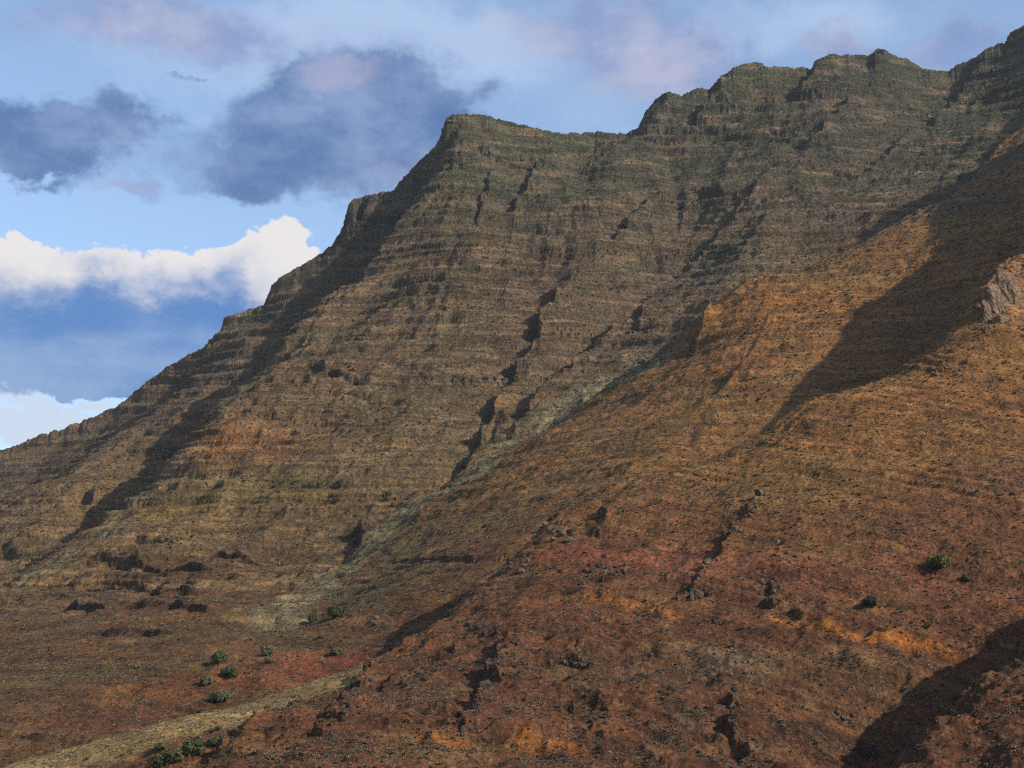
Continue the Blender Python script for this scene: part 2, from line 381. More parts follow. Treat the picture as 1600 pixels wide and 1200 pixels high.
# the main watercourses are cut sharp into the slope
for nm, amp, w in (('G1', 4.0, 5.0), ('GA', 2.5, 9.0), ('G0', 5.0, 12.0), ('G1b', 0.5, 10.0)):
    p = [P(*q) for q in LINES[nm]]
    sel = (X > min(q[0] for q in p) - 60) & (X < max(q[0] for q in p) + 60) & (Y > min(q[1] for q in p) - 60) & (Y < max(q[1] for q in p) + 60)
    d, t = poly_dist(X[sel], Y[sel], p)
    d = d + 7 * fbm(X[sel] / 40, Y[sel] / 40, 3, 131)
    Z[sel] -= amp * np.exp(-np.abs(d) / w) * sstep(1, .85, t) * sstep(0, .08, t)
# scarps and dykes: the left side of each is a wall in shadow
SCARP = [([(622,1026),(600,1042),(575,1062),(548,1092),(525,1128),(503,1172)], 3.4, 5.0),
         ([(640,1050),(610,1075),(588,1100)], 1.6, 3.5),
         ([(805,1000),(790,1018),(772,1045),(757,1082),(738,1112),(716,1150)], 3.6, 5.0),
         ([(1148,1085),(1143,1120),(1150,1145),(1156,1180)], 2.8, 4.0),
         ([(520,1062),(470,1098),(432,1124),(372,1160),(325,1200)], 3.2, 7.0),
         ([(1195,768),(1178,790),(1150,828),(1118,868),(1092,905),(1072,938)], 2.6, 4.0),
         ([(944,790),(940,812),(938,838)], 1.8, 3.0),
         ([(885,795),(862,822),(842,842),(800,872),(775,895)], 3.0, 5.0),
         ([(1085,905),(1068,925),(1060,945)], 1.6, 3.0),
         ([(740,985),(720,1005),(700,1030)], 1.8, 4.0),
         ([(945,1090),(930,1120),(925,1150)], 1.4, 3.0),
         ([(900,1010),(890,1030)], 1.2, 3.0),
         ([(1252,225),(1200,275),(1170,312),(1130,355),(1095,400),(1050,440),(1005,478),(955,522),(905,572),(860,618),(820,655),(782,690)], 12, 14),
         ([(885,425),(860,475),(838,520),(812,570),(790,610),(770,648),(745,692),(728,728)], 10, 9), ([(697,235),(662,300),(632,350),(592,400),(552,445)], 10, 14),
         ([(552,445),(500,482),(440,532),(400,582),(330,652),(270,702),(218,742)], 5, 12), ([(205,738),(165,770),(140,790)], 10, 14), ([(120,792),(60,830),(5,862)], 11, 16),
         ([(580,795),(562,828),(552,852)], 7, 12), ([(1112,488),(1096,515),(1078,548)], 10, 10), ([(1330,150),(1290,190),(1255,230)], 8, 14), ([(880,440),(855,480),(840,520)], 6, 12), ([(1010,480),(995,520)], 4, 8), ([(1000,212),(950,235),(905,262)], 9, 14), ([(1135,138),(1108,168),(1085,195)], 16, 18), ([(1278,100),(1272,125),(1250,152)], 14, 16), ([(1045,155),(1022,185),(1002,210)], 12, 14), ([(1532,95),(1500,150),(1458,200)], 13, 18), ([(1010,300),(985,340),(960,372)], 7, 12), ([(770,255),(755,300),(745,350)], 4.5, 8), ([(1420,200),(1385,240),(1345,275)], 8, 14), ([(840,245),(825,290),(800,330)], 7, 14),
         ([(1210,905),(1200,930),(1205,950)], 1.4, 3.0)]
wob = fbm(X / 7, Y / 7, 3, 61); XW = fbm(X / 30, Y / 30, 3, 63)
for pts, amp, w in SCARP:
    c = castl([(px, py) for px, py in pts])
    sel = (X > min(p[0] for p in c) - 40) & (X < max(p[0] for p in c) + 40) & (Y > min(p[1] for p in c) - 40) & (Y < max(p[1] for p in c) + 40) & (R < (640 if amp < 4 else 1600))
    x, y = X[sel], Y[sel]
    d, t = poly_dist(x, y, c)
    d = -d + (wob[sel] * 4.2 if amp < 4 else 6 * XW[sel])                                   # lines run downhill, so their right is our left
    fade = sstep(0, .12, t) * sstep(1, .88, t) * ((.55 if amp < 4 else .92) + (.45 if amp < 4 else .15) * np.clip(noise2(t * 9, t * 0 + amp, 5) * 1.6 + .5, 0, 1.3))
    prof = np.where(d > 0, np.exp(-d / (w * 1.6)), -.9 * np.exp(d / w) )
    prof = prof * sstep(0, .8, np.abs(d)) 
    Z[sel] += .8 * amp * fade * prof
# bedding: ledges with steep risers, thick and thin beds, stronger on some slopes than others
def terr(z, per, sharp, seed, warp):
    t = (z + warp) / per
    t = t + .95 * noise2(t * .29, t * 0 + seed, seed) + .35 * noise2(t * .83, t * 0 + seed, seed + 1)
    f = t - np.floor(t)
    g = np.where(f < 1 - sharp, f / (1 - sharp) * .22, .22 + (f - 1 + sharp) / sharp * .78)
    return (g - f) * per, f
near_s = sstep(40, -40, R - B2(Az)); dip = .045 * X - .03 * Y + near_s * .36 * np.clip(X - 20, 0, None)
wz = dip + 5 * fbm(X / 130, Y / 130, 3, 71) + .6 * fbm(X / 18, Y / 18, 3, 75)
st1 = np.clip(.55 + 1.1 * fbm(X / 70, Y / 70, 3, 81) + .25 * upper * mount, 0, 1.15)
st2 = np.clip(.50 + 1.2 * fbm(X / 30, Y / 30, 3, 83) + .2 * mount, 0, 1.15)
near_k = .55 + .45 * mount
massive = np.clip(.75 + 1.5 * noise2((Z + wz) / 31, X / 400, 87), .12, 1.35)
d1, f1 = terr(Z, 15.0, .34, 3, wz); d2_, f2 = terr(Z, 5.2, .42, 9, wz * 1.05)
calm2 = 1 - .35 * np.exp(-(dR / 20) ** 2)
k1 = front * calm2 * st1 * near_k * np.where(mount > 0, .75, .38) * sstep(.15, .45, slope); k2 = front * calm2 * st2 * near_k * .8 * sstep(.15, .4, slope) * massive
for px, py, rx, ry, kk in [(230,850,110,22,2.2),(200,905,110,40,2.6),(290,930,90,40,2.4),(700,868,110,14,1.6),(1300,1150,200,24,1.6),(820,245,150,20,1.5),(920,330,90,30,.8),(560,330,50,30,1.0),(1180,150,120,30,.8),(900,1130,200,50,1.2),(700,1080,120,60,1.2)]:
    p = cast(px, py); d = math.hypot(p[0], p[1]); a, b = rx * d / F, ry * d / F
    m = 1 + kk * np.exp(-((X - p[0]) / a) ** 2 - ((Z - p[2]) / b) ** 2 - ((Y - p[1]) / (2.5 * b + .8 * a)) ** 2) * np.clip(.7 + 1.2 * XW, 0, 1.4)
    k1 = np.minimum(k1 * m, 1.05 * front); k2 = np.minimum(k2 * m, 1.05 * front)
Z = Z + d1 * k1
d2_, f2 = terr(Z, 5.2, .42, 9, wz * 1.05)
Z = Z + d2_ * k2
d3, f3 = terr(Z, 2.1, .45, 19, wz * 1.1 + .4 * wob)
Z = Z + d3 * front * np.clip(.4 + 1.2 * fbm(X / 12, Y / 12, 2, 88), 0, 1) * (1 - .3 * far01) * calm2
# the grassy ridge and the valley floor keep a soft surface
gr_d, _ = poly_dist(X, Y, [P(*q) for q in LINES['R4']])
grass = np.exp(-(np.clip(np.abs(gr_d + 9) - 10, 0, None) / 7) ** 2) * (X < -35) * (R < 430) * front
Z = Z * (1 - .8 * grass) + (H + fbm(X / 14, Y / 14, 3, 91) * .8) * .8 * grass
# rough rock
Z = Z + front * calm2 * (fbm(X / 4.5, Y / 4.5, 3, 95) * (.55 + .45 * far01) * (1 - .6 * grass))
# the crest follows its traced outline
_sa = np.array([pix_dir(p[0], p[1])[0] for p in SKYLINE]); _st = np.array([math.tan(pix_dir(p[0], p[1])[1]) for p in SKYLINE]); _so = np.argsort(_sa)
for it in range(3):
    tgt = np.interp(az, _sa[_so], _st[_so]) + .0011 * fbm(az * 700, az * 0, 4, 141, .7) + .0016 * (np.round(2.4 * fbm(az * 160, az * 0 + 3, 3, 143)) / 2.4)
    q = np.where((R > 1000) & (R < 1600), Z / R, -9); im = q.argmax(0); now = q.max(0)
    dl = np.where((az > _sa.min()) & (az < _sa.max()) & (np.abs(az) < .366), (tgt - now) * rr[im], 0)
    Z = Z + dl[None, :] * np.exp(-((R - rr[im][None, :]) / np.where(R < rr[im][None, :], 28, 60)) ** 2)
# beds overhang a little: push the lip of each riser out over the slope below
ov = front * calm2 * (np.clip(f2 - .55, 0, 1) * 2.2 * k2 * (1.0 + 1.2 * far01) + np.clip(f1 - .6, 0, 1) * 4.0 * k1 * (.6 + 1.2 * far01))
XD = X - gx / slope * ov; YD = Y - gy / slope * ov

# ------------------------------------------------------------------ what the ground is made of: soil, rock and scrub colours by place, some shade painted in
def lin(c): return np.array([((v / 255 + .055) / 1.055) ** 2.4 for v in c])
ALB = 1 / 1.6
def soil(*c): return lin(c) * ALB
tint = np.empty(Z.shape + (3,), np.float32)
e1 = sstep(60, 260, Z + 30 * fbm(X / 120, Y / 120, 3, 101))[..., None]; e2 = sstep(330, 560, Z + 40 * fbm(X / 150, Y / 150, 3, 103))[..., None]
c_m = soil(130, 106, 74) * (1 - e1) + soil(112, 94, 72) * e1
c_m = c_m * (1 - e2) + soil(72, 73, 58) * e2
e3 = sstep(30, 110, Z + 15 * fbm(X / 60, Y / 60, 3, 105))[..., None]
c_n = soil(106, 71, 51) * (1 - e3) + soil(138, 102, 64) * e3
e4 = sstep(60, 150, Z + 15 * fbm(X / 70, Y / 70, 3, 107))[..., None]
c_v = soil(102, 73, 51) * (1 - e4) + soil(132, 97, 62) * e4
tint[:] = np.where(mount[..., None] > 0, c_m, np.where(near[..., None] > 0, c_n, c_v))
XH = fbm(X / 22, Y / 22, 4, 111); XH2 = fbm(X / 7, Y / 7, 3, 113)
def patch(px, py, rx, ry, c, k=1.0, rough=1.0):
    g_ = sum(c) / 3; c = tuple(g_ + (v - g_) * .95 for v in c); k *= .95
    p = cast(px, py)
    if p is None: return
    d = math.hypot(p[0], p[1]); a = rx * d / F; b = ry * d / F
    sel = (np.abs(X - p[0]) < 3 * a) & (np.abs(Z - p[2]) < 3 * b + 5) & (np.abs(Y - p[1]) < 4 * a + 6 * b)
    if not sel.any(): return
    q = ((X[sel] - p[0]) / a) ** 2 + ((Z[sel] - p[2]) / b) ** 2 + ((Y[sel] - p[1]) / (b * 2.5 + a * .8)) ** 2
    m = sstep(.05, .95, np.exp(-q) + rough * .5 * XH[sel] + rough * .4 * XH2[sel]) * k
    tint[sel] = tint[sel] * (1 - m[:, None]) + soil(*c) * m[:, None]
for a in [
 # the great face: orange weathered beds, greener scree, grey top
 (350,690,130,60,(146,96,60),.8),(450,690,150,40,(140,98,62),.7),(560,690,110,50,(128,104,70),.6),(300,790,140,60,(132,106,64),.7),(620,640,120,80,(112,100,72),.7),(520,580,110,50,(122,94,66),.6),
 (420,760,150,50,(116,104,66),.6),(260,880,150,50,(98,66,48),.8),(300,940,160,40,(84,60,48),.8),(150,930,120,60,(88,68,54),.7),(545,830,50,28,(60,50,44),.7),(430,860,120,40,(100,76,54),.6),
 (730,440,130,70,(104,84,64),.7),(860,420,40,120,(88,66,56),.8),(800,560,40,90,(88,70,60),.7),(1000,300,140,60,(98,86,70),.6),(1100,420,120,80,(100,92,80),.7),(980,560,120,50,(104,98,84),.7),(1230,330,140,50,(96,88,76),.6),
 (1150,180,160,50,(84,82,66),.7),(1380,160,140,60,(80,78,66),.6),(760,240,120,50,(86,84,64),.7),(570,350,60,50,(60,62,54),.7),(60,740,160,60,(82,72,62),.9),(200,660,150,60,(82,72,62),.9),(330,570,110,60,(82,76,66),.8),(430,480,90,50,(76,74,64),.8),(820,245,150,16,(112,106,84),.5),  # left ridge and its cliff: shade painted into the darker rock tones
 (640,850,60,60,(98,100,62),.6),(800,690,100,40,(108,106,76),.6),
 (1095,175,60,26,(46,54,42),.9),(1290,125,60,28,(46,52,44),.9),(900,240,70,14,(56,64,44),.8),(1400,110,50,20,(56,62,50),.6),(1530,150,60,50,(58,58,54),.6),(1440,230,120,50,(66,66,62),.6),(600,330,40,60,(50,54,48),.8),(850,300,120,30,(72,78,58),.6),  # crest spots: dark scrub, with notch and cliff shade blended into the colour
 (1500,320,110,50,(92,84,70),.8),(1590,240,90,50,(88,80,68),.8),  # upper end of the spur, greyed in colour for the shade it lies in
 # middle spur
 (1200,480,150,60,(160,108,60),.9),(1150,580,140,50,(150,100,62),.8),(1300,430,90,40,(140,112,68),.7),(1080,620,80,40,(128,106,70),.5),(950,680,120,40,(124,100,64),.6),(900,750,120,40,(126,100,64),.6),(740,820,120,50,(122,98,64),.7),
 (1010,640,70,40,(146,98,62),.5),(1250,590,60,40,(136,112,72),.6),(700,868,110,12,(108,66,52),.8),(620,900,100,50,(98,88,52),.8),(560,940,90,50,(92,86,50),.7),
 # valley floor, red earth
 (430,1050,130,30,(134,76,58),.95),(330,1070,110,28,(132,80,50),.8),(520,1030,80,18,(140,70,56),.9),(220,1080,120,30,(124,78,46),.8),(640,970,90,26,(104,66,54),.8),(380,985,150,26,(96,88,54),.7),(100,1060,160,26,(92,76,48),.7),(250,1040,180,18,(100,90,56),.6),(120,1120,140,20,(104,66,48),.8),(480,1000,80,24,(98,84,54),.6),
 # foreground hillside
 (1000,870,170,32,(138,82,64),.85),(1100,885,70,22,(160,104,82),.7),(900,865,100,24,(140,78,60),.8),(1250,890,160,40,(124,76,56),.8),(1420,900,140,60,(122,78,58),.7),(1000,780,200,50,(112,80,56),.7),(1350,680,220,50,(142,100,60),.8),(1500,620,160,50,(148,100,62),.8),(1560,760,150,70,(122,80,58),.7),
 (1250,760,160,50,(126,100,62),.6),(1200,640,120,30,(132,104,64),.6),(1580,440,50,60,(168,124,94),.9),(1420,600,90,24,(152,110,72),.6),(1000,1040,240,50,(92,66,50),.7),(1300,1060,160,50,(106,82,56),.7),(700,1060,160,60,(88,64,50),.7),(1550,1150,120,60,(110,74,54),.7),(800,1180,400,30,(94,66,50),.6),(1150,1030,60,40,(112,98,76),.5)]:
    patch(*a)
# bands of baked ochre soil between the flows
def band(pts, w, c, k=1.0):
    p = castl(pts)
    sel = (X > min(q[0] for q in p) - 30) & (X < max(q[0] for q in p) + 30) & (Y > min(q[1] for q in p) - 30) & (Y < max(q[1] for q in p) + 30) & (R < 660)
    d, t = poly_dist(X[sel], Y[sel], p)
    m = sstep(w, w * .35, np.abs(d + wob[sel] * w * .5)) * sstep(0, .06, t) * sstep(1, .94, t) * np.clip(.95 + .7 * XH[sel] + .5 * noise2(t * 22, t * 0, 3), 0, 1) * k
    tint[sel] = tint[sel] * (1 - m[:, None]) + soil(*c) * m[:, None]
    return p, sel, d, t
for pts, w, c, k in [
 ([(1190,962),(1240,960),(1290,972),(1340,985),(1400,998),(1460,1012),(1510,1028)], 2.6, (172,112,60), 1),
 ([(870,928),(930,932),(990,942),(1030,952),(1070,962)], 2.6, (160,108,64), .9),
 ([(640,1152),(700,1156),(760,1158),(820,1160),(880,1164),(935,1180)], 2.0, (160,102,58), .9),
 ([(360,1172),(400,1166),(450,1170),(475,1180)], 2.2, (160,110,64), .9),
 ([(800,1150),(860,1160),(880,1168)], 2.2, (166,106,60), .9)]:
    p, sel, d, t = band(pts, w, c, k)
    Z[sel] -= 1.3 * np.exp(-((d - w * 1.2) / 2.2) ** 2) * sstep(0, .06, t) * sstep(1, .94, t)      # a cut below the soft bed
# cliff bands of dark rock: a step in the slope, its riser bare, with shade mixed into the dark colour
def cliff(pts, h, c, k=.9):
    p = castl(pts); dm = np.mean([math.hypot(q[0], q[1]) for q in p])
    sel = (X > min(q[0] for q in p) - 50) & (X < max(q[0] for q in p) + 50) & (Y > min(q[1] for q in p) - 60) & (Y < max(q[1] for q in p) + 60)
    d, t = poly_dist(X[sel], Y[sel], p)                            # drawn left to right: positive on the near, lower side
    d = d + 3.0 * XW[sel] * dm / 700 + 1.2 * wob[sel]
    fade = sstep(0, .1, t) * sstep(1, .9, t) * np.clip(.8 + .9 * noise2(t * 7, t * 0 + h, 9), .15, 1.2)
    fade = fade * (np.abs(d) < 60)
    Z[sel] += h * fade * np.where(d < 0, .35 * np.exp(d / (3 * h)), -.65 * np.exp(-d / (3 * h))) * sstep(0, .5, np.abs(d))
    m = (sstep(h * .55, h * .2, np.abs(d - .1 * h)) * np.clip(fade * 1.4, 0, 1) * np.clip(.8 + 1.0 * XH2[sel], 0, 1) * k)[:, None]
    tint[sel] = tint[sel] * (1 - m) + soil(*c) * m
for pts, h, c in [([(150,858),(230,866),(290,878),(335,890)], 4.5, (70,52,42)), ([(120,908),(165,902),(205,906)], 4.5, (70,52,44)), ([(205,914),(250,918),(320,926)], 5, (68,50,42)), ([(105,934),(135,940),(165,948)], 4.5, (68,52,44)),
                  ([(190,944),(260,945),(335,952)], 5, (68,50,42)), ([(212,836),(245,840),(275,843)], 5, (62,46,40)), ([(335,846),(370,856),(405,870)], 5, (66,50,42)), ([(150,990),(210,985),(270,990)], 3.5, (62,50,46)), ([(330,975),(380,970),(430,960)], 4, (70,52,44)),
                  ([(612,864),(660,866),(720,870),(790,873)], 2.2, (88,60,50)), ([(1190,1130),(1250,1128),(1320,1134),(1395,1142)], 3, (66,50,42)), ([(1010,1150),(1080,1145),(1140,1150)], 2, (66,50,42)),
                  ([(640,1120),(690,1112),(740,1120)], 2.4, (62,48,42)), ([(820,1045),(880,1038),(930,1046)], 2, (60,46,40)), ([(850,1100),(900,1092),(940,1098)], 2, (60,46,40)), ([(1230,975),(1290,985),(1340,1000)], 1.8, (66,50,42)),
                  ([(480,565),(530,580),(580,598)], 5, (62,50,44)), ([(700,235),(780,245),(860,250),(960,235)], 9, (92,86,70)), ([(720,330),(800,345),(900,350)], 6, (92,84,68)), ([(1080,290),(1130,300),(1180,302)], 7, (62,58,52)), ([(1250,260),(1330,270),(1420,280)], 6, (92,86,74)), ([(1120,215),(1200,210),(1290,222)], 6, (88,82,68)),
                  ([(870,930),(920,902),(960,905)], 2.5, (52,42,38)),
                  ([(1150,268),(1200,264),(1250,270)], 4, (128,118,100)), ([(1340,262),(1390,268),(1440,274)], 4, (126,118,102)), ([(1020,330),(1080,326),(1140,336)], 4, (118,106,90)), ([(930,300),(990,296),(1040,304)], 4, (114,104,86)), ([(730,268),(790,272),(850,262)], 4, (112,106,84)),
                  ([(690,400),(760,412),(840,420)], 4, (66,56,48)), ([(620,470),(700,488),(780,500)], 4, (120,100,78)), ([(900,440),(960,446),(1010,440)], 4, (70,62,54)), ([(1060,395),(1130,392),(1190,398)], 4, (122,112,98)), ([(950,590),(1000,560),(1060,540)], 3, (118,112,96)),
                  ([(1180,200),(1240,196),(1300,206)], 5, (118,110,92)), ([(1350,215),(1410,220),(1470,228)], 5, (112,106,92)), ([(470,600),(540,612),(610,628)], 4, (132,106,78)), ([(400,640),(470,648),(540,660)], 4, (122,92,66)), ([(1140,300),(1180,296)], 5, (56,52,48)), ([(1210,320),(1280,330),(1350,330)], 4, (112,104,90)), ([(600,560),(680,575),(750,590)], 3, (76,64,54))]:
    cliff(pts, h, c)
# pale scree down the bed of the great gully
for pts, w, k in [([(1020,568),(960,600),(900,638),(840,676),(780,708),(735,738)], 24, .95), ([(735,738),(690,768),(640,802),(600,838),(560,870),(520,902),(480,932),(430,962)], 18, .95), ([(420,560),(360,635),(290,705),(220,770),(140,845),(60,890),(0,920)], 10, .6)]:
    p = castl(pts); sel = (X > min(q[0] for q in p) - 60) & (X < max(q[0] for q in p) + 60) & (Y > min(q[1] for q in p) - 60) & (Y < max(q[1] for q in p) + 60)
    d, t = poly_dist(X[sel], Y[sel], p)
    m = (sstep(w, w * .3, np.abs(d + 7 * XW[sel])) * np.clip(.85 + .7 * XH2[sel], 0, 1) * k)[:, None]
    tint[sel] = tint[sel] * (1 - m) + soil(134, 128, 100) * m
gm = (grass * np.clip(.85 + .4 * XH, 0, 1))[..., None]
tint[:] = tint * (1 - gm) + soil(164, 142, 98) * gm
# lichen and grass on some beds, bare pinkish rock on others
v1 = fbm(X / 70, Y / 70 + Z / 40, 4, 151); v2 = fbm(X / 45 + 9, Z / 14, 4, 153); v3 = fbm(X / 24, Z / 7, 4, 155)
mm = (sstep(-.05, .45, v1) * (.12 + .6 * upper) * mount * .75)[..., None]; tint[:] = tint * (1 - mm) + soil(70, 76, 52) * mm
mm = (sstep(.05, .5, v2) * mount * (.25 + .35 * upper))[..., None]; tint[:] = tint * (1 - mm) + soil(134, 112, 92) * mm
mm = (sstep(.1, .5, -v2) * mount * .35)[..., None]; tint[:] = tint * (1 - mm) + soil(66, 58, 52) * mm
mm = (sstep(.05, .5, v3) * (1 - mount) * front * (1 - grass) * .22)[..., None]; tint[:] = tint * (1 - mm) + soil(150, 122, 82) * mm
mm = (sstep(.05, .5, -v3) * (1 - mount) * front * (1 - grass) * .3)[..., None]; tint[:] = tint * (1 - mm) + soil(74, 53, 40) * mm
tint *= (1 + .14 * XH + .12 * XH2 + .10 * big)[..., None]
_l = tint.mean(-1, keepdims=True); tint[:] = (_l + (tint - _l) * 1.14) * 1.06
np.clip(tint, .004, .6, out=tint)

# ------------------------------------------------------------------ node helpers for materials
class NT:
    def __init__(s, name):
        s.m = bpy.data.materials.new(name); s.m.use_nodes = True; s.t = s.m.node_tree; s.t.nodes.clear()
        s.out = s.new('ShaderNodeOutputMaterial'); s.bsdf = s.new('ShaderNodeBsdfPrincipled'); s.link(s.bsdf.outputs[0], s.out.inputs[0])
        s.bsdf.inputs['Roughness'].default_value = .95; s.bsdf.inputs['Specular IOR Level'].default_value = .12
    def new(s, t): return s.t.nodes.new(t)
    def link(s, a, b): s.t.links.new(a, b)
    def put(s, sock, v):
        if isinstance(v, (int, float)): sock.default_value = v
        elif isinstance(v, (tuple, list)): sock.default_value = v if len(v) == len(sock.default_value) else (*v, 1)
        else: s.link(v, sock)
    def noise(s, vec, scale, detail=4, rough=.55):
        n = s.new('ShaderNodeTexNoise'); n.inputs['Scale'].default_value = scale; n.inputs['Detail'].default_value = detail; n.inputs['Roughness'].default_value = rough
        s.link(vec, n.inputs['Vector']); return n.outputs['Fac']
    def scale(s, vec, v):
        n = s.new('ShaderNodeVectorMath'); n.operation = 'MULTIPLY'; s.link(vec, n.inputs[0]); n.inputs[1].default_value = v; return n.outputs[0]
    def rng(s, v, a, b, c=0., d=1., smooth=True):
        n = s.new('ShaderNodeMapRange'); n.interpolation_type = 'SMOOTHSTEP' if smooth else 'LINEAR'
        s.put(n.inputs['Value'], v)
        for k, q in zip(('From Min', 'From Max', 'To Min', 'To Max'), (a, b, c, d)): n.inputs[k].default_value = q
        return n.outputs[0]
    def math(s, op, a, b):
        n = s.new('ShaderNodeMath'); n.operation = op; s.put(n.inputs[0], a); s.put(n.inputs[1], b); return n.outputs[0]
    def mix(s, f, a, b, mode='MIX'):
        n = s.new('ShaderNodeMix'); n.data_type = 'RGBA'; n.blend_type = mode; s.put(n.inputs[0], f); s.put(n.inputs[6], a); s.put(n.inputs[7], b); return n.outputs[2]
    def bump(s, h, strength, dist):
        n = s.new('ShaderNodeBump'); n.inputs['Strength'].default_value = strength; n.inputs['Distance'].default_value = dist; s.link(h, n.inputs['Height']); s.link(n.outputs[0], s.bsdf.inputs['Normal']); return n

def ground_material(name, fine=1.0, BL=.6):
    g = NT(name)
    tc = g.new('ShaderNodeTexCoord').outputs['Object']
    at = g.new('ShaderNodeAttribute'); at.attribute_name = 'soil'; c = at.outputs['Color']
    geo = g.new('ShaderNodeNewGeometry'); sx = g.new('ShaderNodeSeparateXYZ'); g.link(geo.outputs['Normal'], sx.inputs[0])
    nA = g.noise(tc, .9 * fine, 7, .65); nB = g.noise(tc, .16 * fine, 6, .6); nC = g.noise(tc, 2.2 * fine, 3, .6)
    ab = g.new('ShaderNodeAttribute'); ab.attribute_name = 'bed'
    s3 = g.new('ShaderNodeSeparateXYZ'); g.link(tc, s3.inputs[0]); c3 = g.new('ShaderNodeCombineXYZ')
    g.link(s3.outputs[0], c3.inputs[0]); g.link(s3.outputs[1], c3.inputs[1]); g.link(ab.outputs['Fac'], c3.inputs[2])
    beds = g.noise(g.scale(c3.outputs[0], (.06, .06, 1.0)), .5 * fine, 7, .7)
    flute = g.noise(g.scale(tc, (1.0, 1.0, .13)), .55 * fine, 4, .6)
    c = g.mix(1.0, c, g.mix(g.rng(beds, .36, .64), (BL, BL - .02, BL), (2 - BL, 1.99 - BL, 1.96 - BL)), 'MULTIPLY')
    c = g.mix(1.0, c, g.mix(g.rng(flute, .34, .66), (.84, .84, .85), (1.16, 1.16, 1.15)), 'MULTIPLY')
    c = g.mix(1.0, c, g.mix(g.rng(nB, .28, .72), (.70, .70, .72), (1.28, 1.26, 1.22)), 'MULTIPLY')
    # bare dark rock where it is steep, overhang shade included in its colour
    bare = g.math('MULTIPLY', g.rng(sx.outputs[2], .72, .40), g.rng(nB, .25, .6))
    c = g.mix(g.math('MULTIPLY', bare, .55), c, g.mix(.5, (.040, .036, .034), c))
    # dry tufts and dark stones, a mottle of both
    c = g.mix(g.math('MULTIPLY', g.rng(nA, .52, .64), .75), c, g.mix(.5, g.mix(1.0, c, (1.9, 1.88, 1.80), 'MULTIPLY'), (.145, .122, .088)))
    c = g.mix(g.math('MULTIPLY', g.rng(nA, .46, .32), .85), c, g.mix(1.0, c, (.38, .38, .42), 'MULTIPLY'))
    c = g.mix(g.math('MULTIPLY', g.rng(nC, .40, .26), .5), c, (.018, .017, .016))
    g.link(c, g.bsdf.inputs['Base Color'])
    h = g.math('ADD', g.math('MULTIPLY', nA, 1.2), g.math('ADD', g.math('MULTIPLY', beds, 1.0), g.math('MULTIPLY', flute, .5)))
    g.bump(h, 1.0, 1.5 / fine)
    return g.m
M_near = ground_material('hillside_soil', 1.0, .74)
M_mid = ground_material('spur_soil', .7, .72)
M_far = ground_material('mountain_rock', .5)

# ------------------------------------------------------------------ the ground itself, cut into its natural pieces along the gullies
def tag(o, label=None, cat=None, group=None, kind=None):
    for k, v in (('label', label), ('category', cat), ('group', group), ('kind', kind)):
        if v: o[k] = v
    return o
nr, na = Z.shape
idx = np.arange(nr * na).reshape(nr, na)
V = np.stack([XD, YD, Z], -1).reshape(-1, 3).astype(np.float32)
quads = np.stack([idx[:-1, :-1], idx[:-1, 1:], idx[1:, 1:], idx[1:, :-1]], -1).reshape(-1, 4)
rc = .5 * (R[:-1, :-1] + R[1:, 1:]); ac = .5 * (Az[:-1, :-1] + Az[1:, 1:])
reg = np.where(np.abs(ac) > math.radians(40), 3, np.where(rc < 215, 3, np.where(rc > B1(ac), 0, np.where(rc > B2(ac), 1, 2)))).ravel()
T = tint.reshape(-1, 3); BED = (Z + wz).ravel().astype(np.float32)
def sheet(name, k, mat, label, cat):
    q = quads[reg == k]; u, inv = np.unique(q, return_inverse=True); inv = inv.reshape(q.shape)
    me = bpy.data.meshes.new(name)
    me.vertices.add(len(u)); me.vertices.foreach_set('co', V[u].ravel())
    me.loops.add(q.size); me.loops.foreach_set('vertex_index', inv.ravel().astype(np.int32))
    me.polygons.add(len(q)); me.polygons.foreach_set('loop_start', np.arange(0, q.size, 4, dtype=np.int32))
    me.update(calc_edges=True); me.shade_smooth()
    at = me.color_attributes.new('soil', 'FLOAT_COLOR', 'POINT')
    at.data.foreach_set('color', np.concatenate([T[u], np.ones((len(u), 1), np.float32)], 1).astype(np.float32).ravel())
    ab = me.attributes.new('bed', 'FLOAT', 'POINT'); ab.data.foreach_set('value', BED[u])
    me.materials.append(mat)
    o = bpy.data.objects.new(name, me); col.objects.link(o)
    return tag(o, label, cat, kind='structure')
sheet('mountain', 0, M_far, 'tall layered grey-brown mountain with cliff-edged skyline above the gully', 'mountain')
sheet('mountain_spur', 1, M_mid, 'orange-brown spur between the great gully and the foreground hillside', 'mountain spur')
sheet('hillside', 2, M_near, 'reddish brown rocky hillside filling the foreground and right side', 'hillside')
sheet('ground', 3, M_near, 'brown ground of the valley below the viewpoint', 'ground')

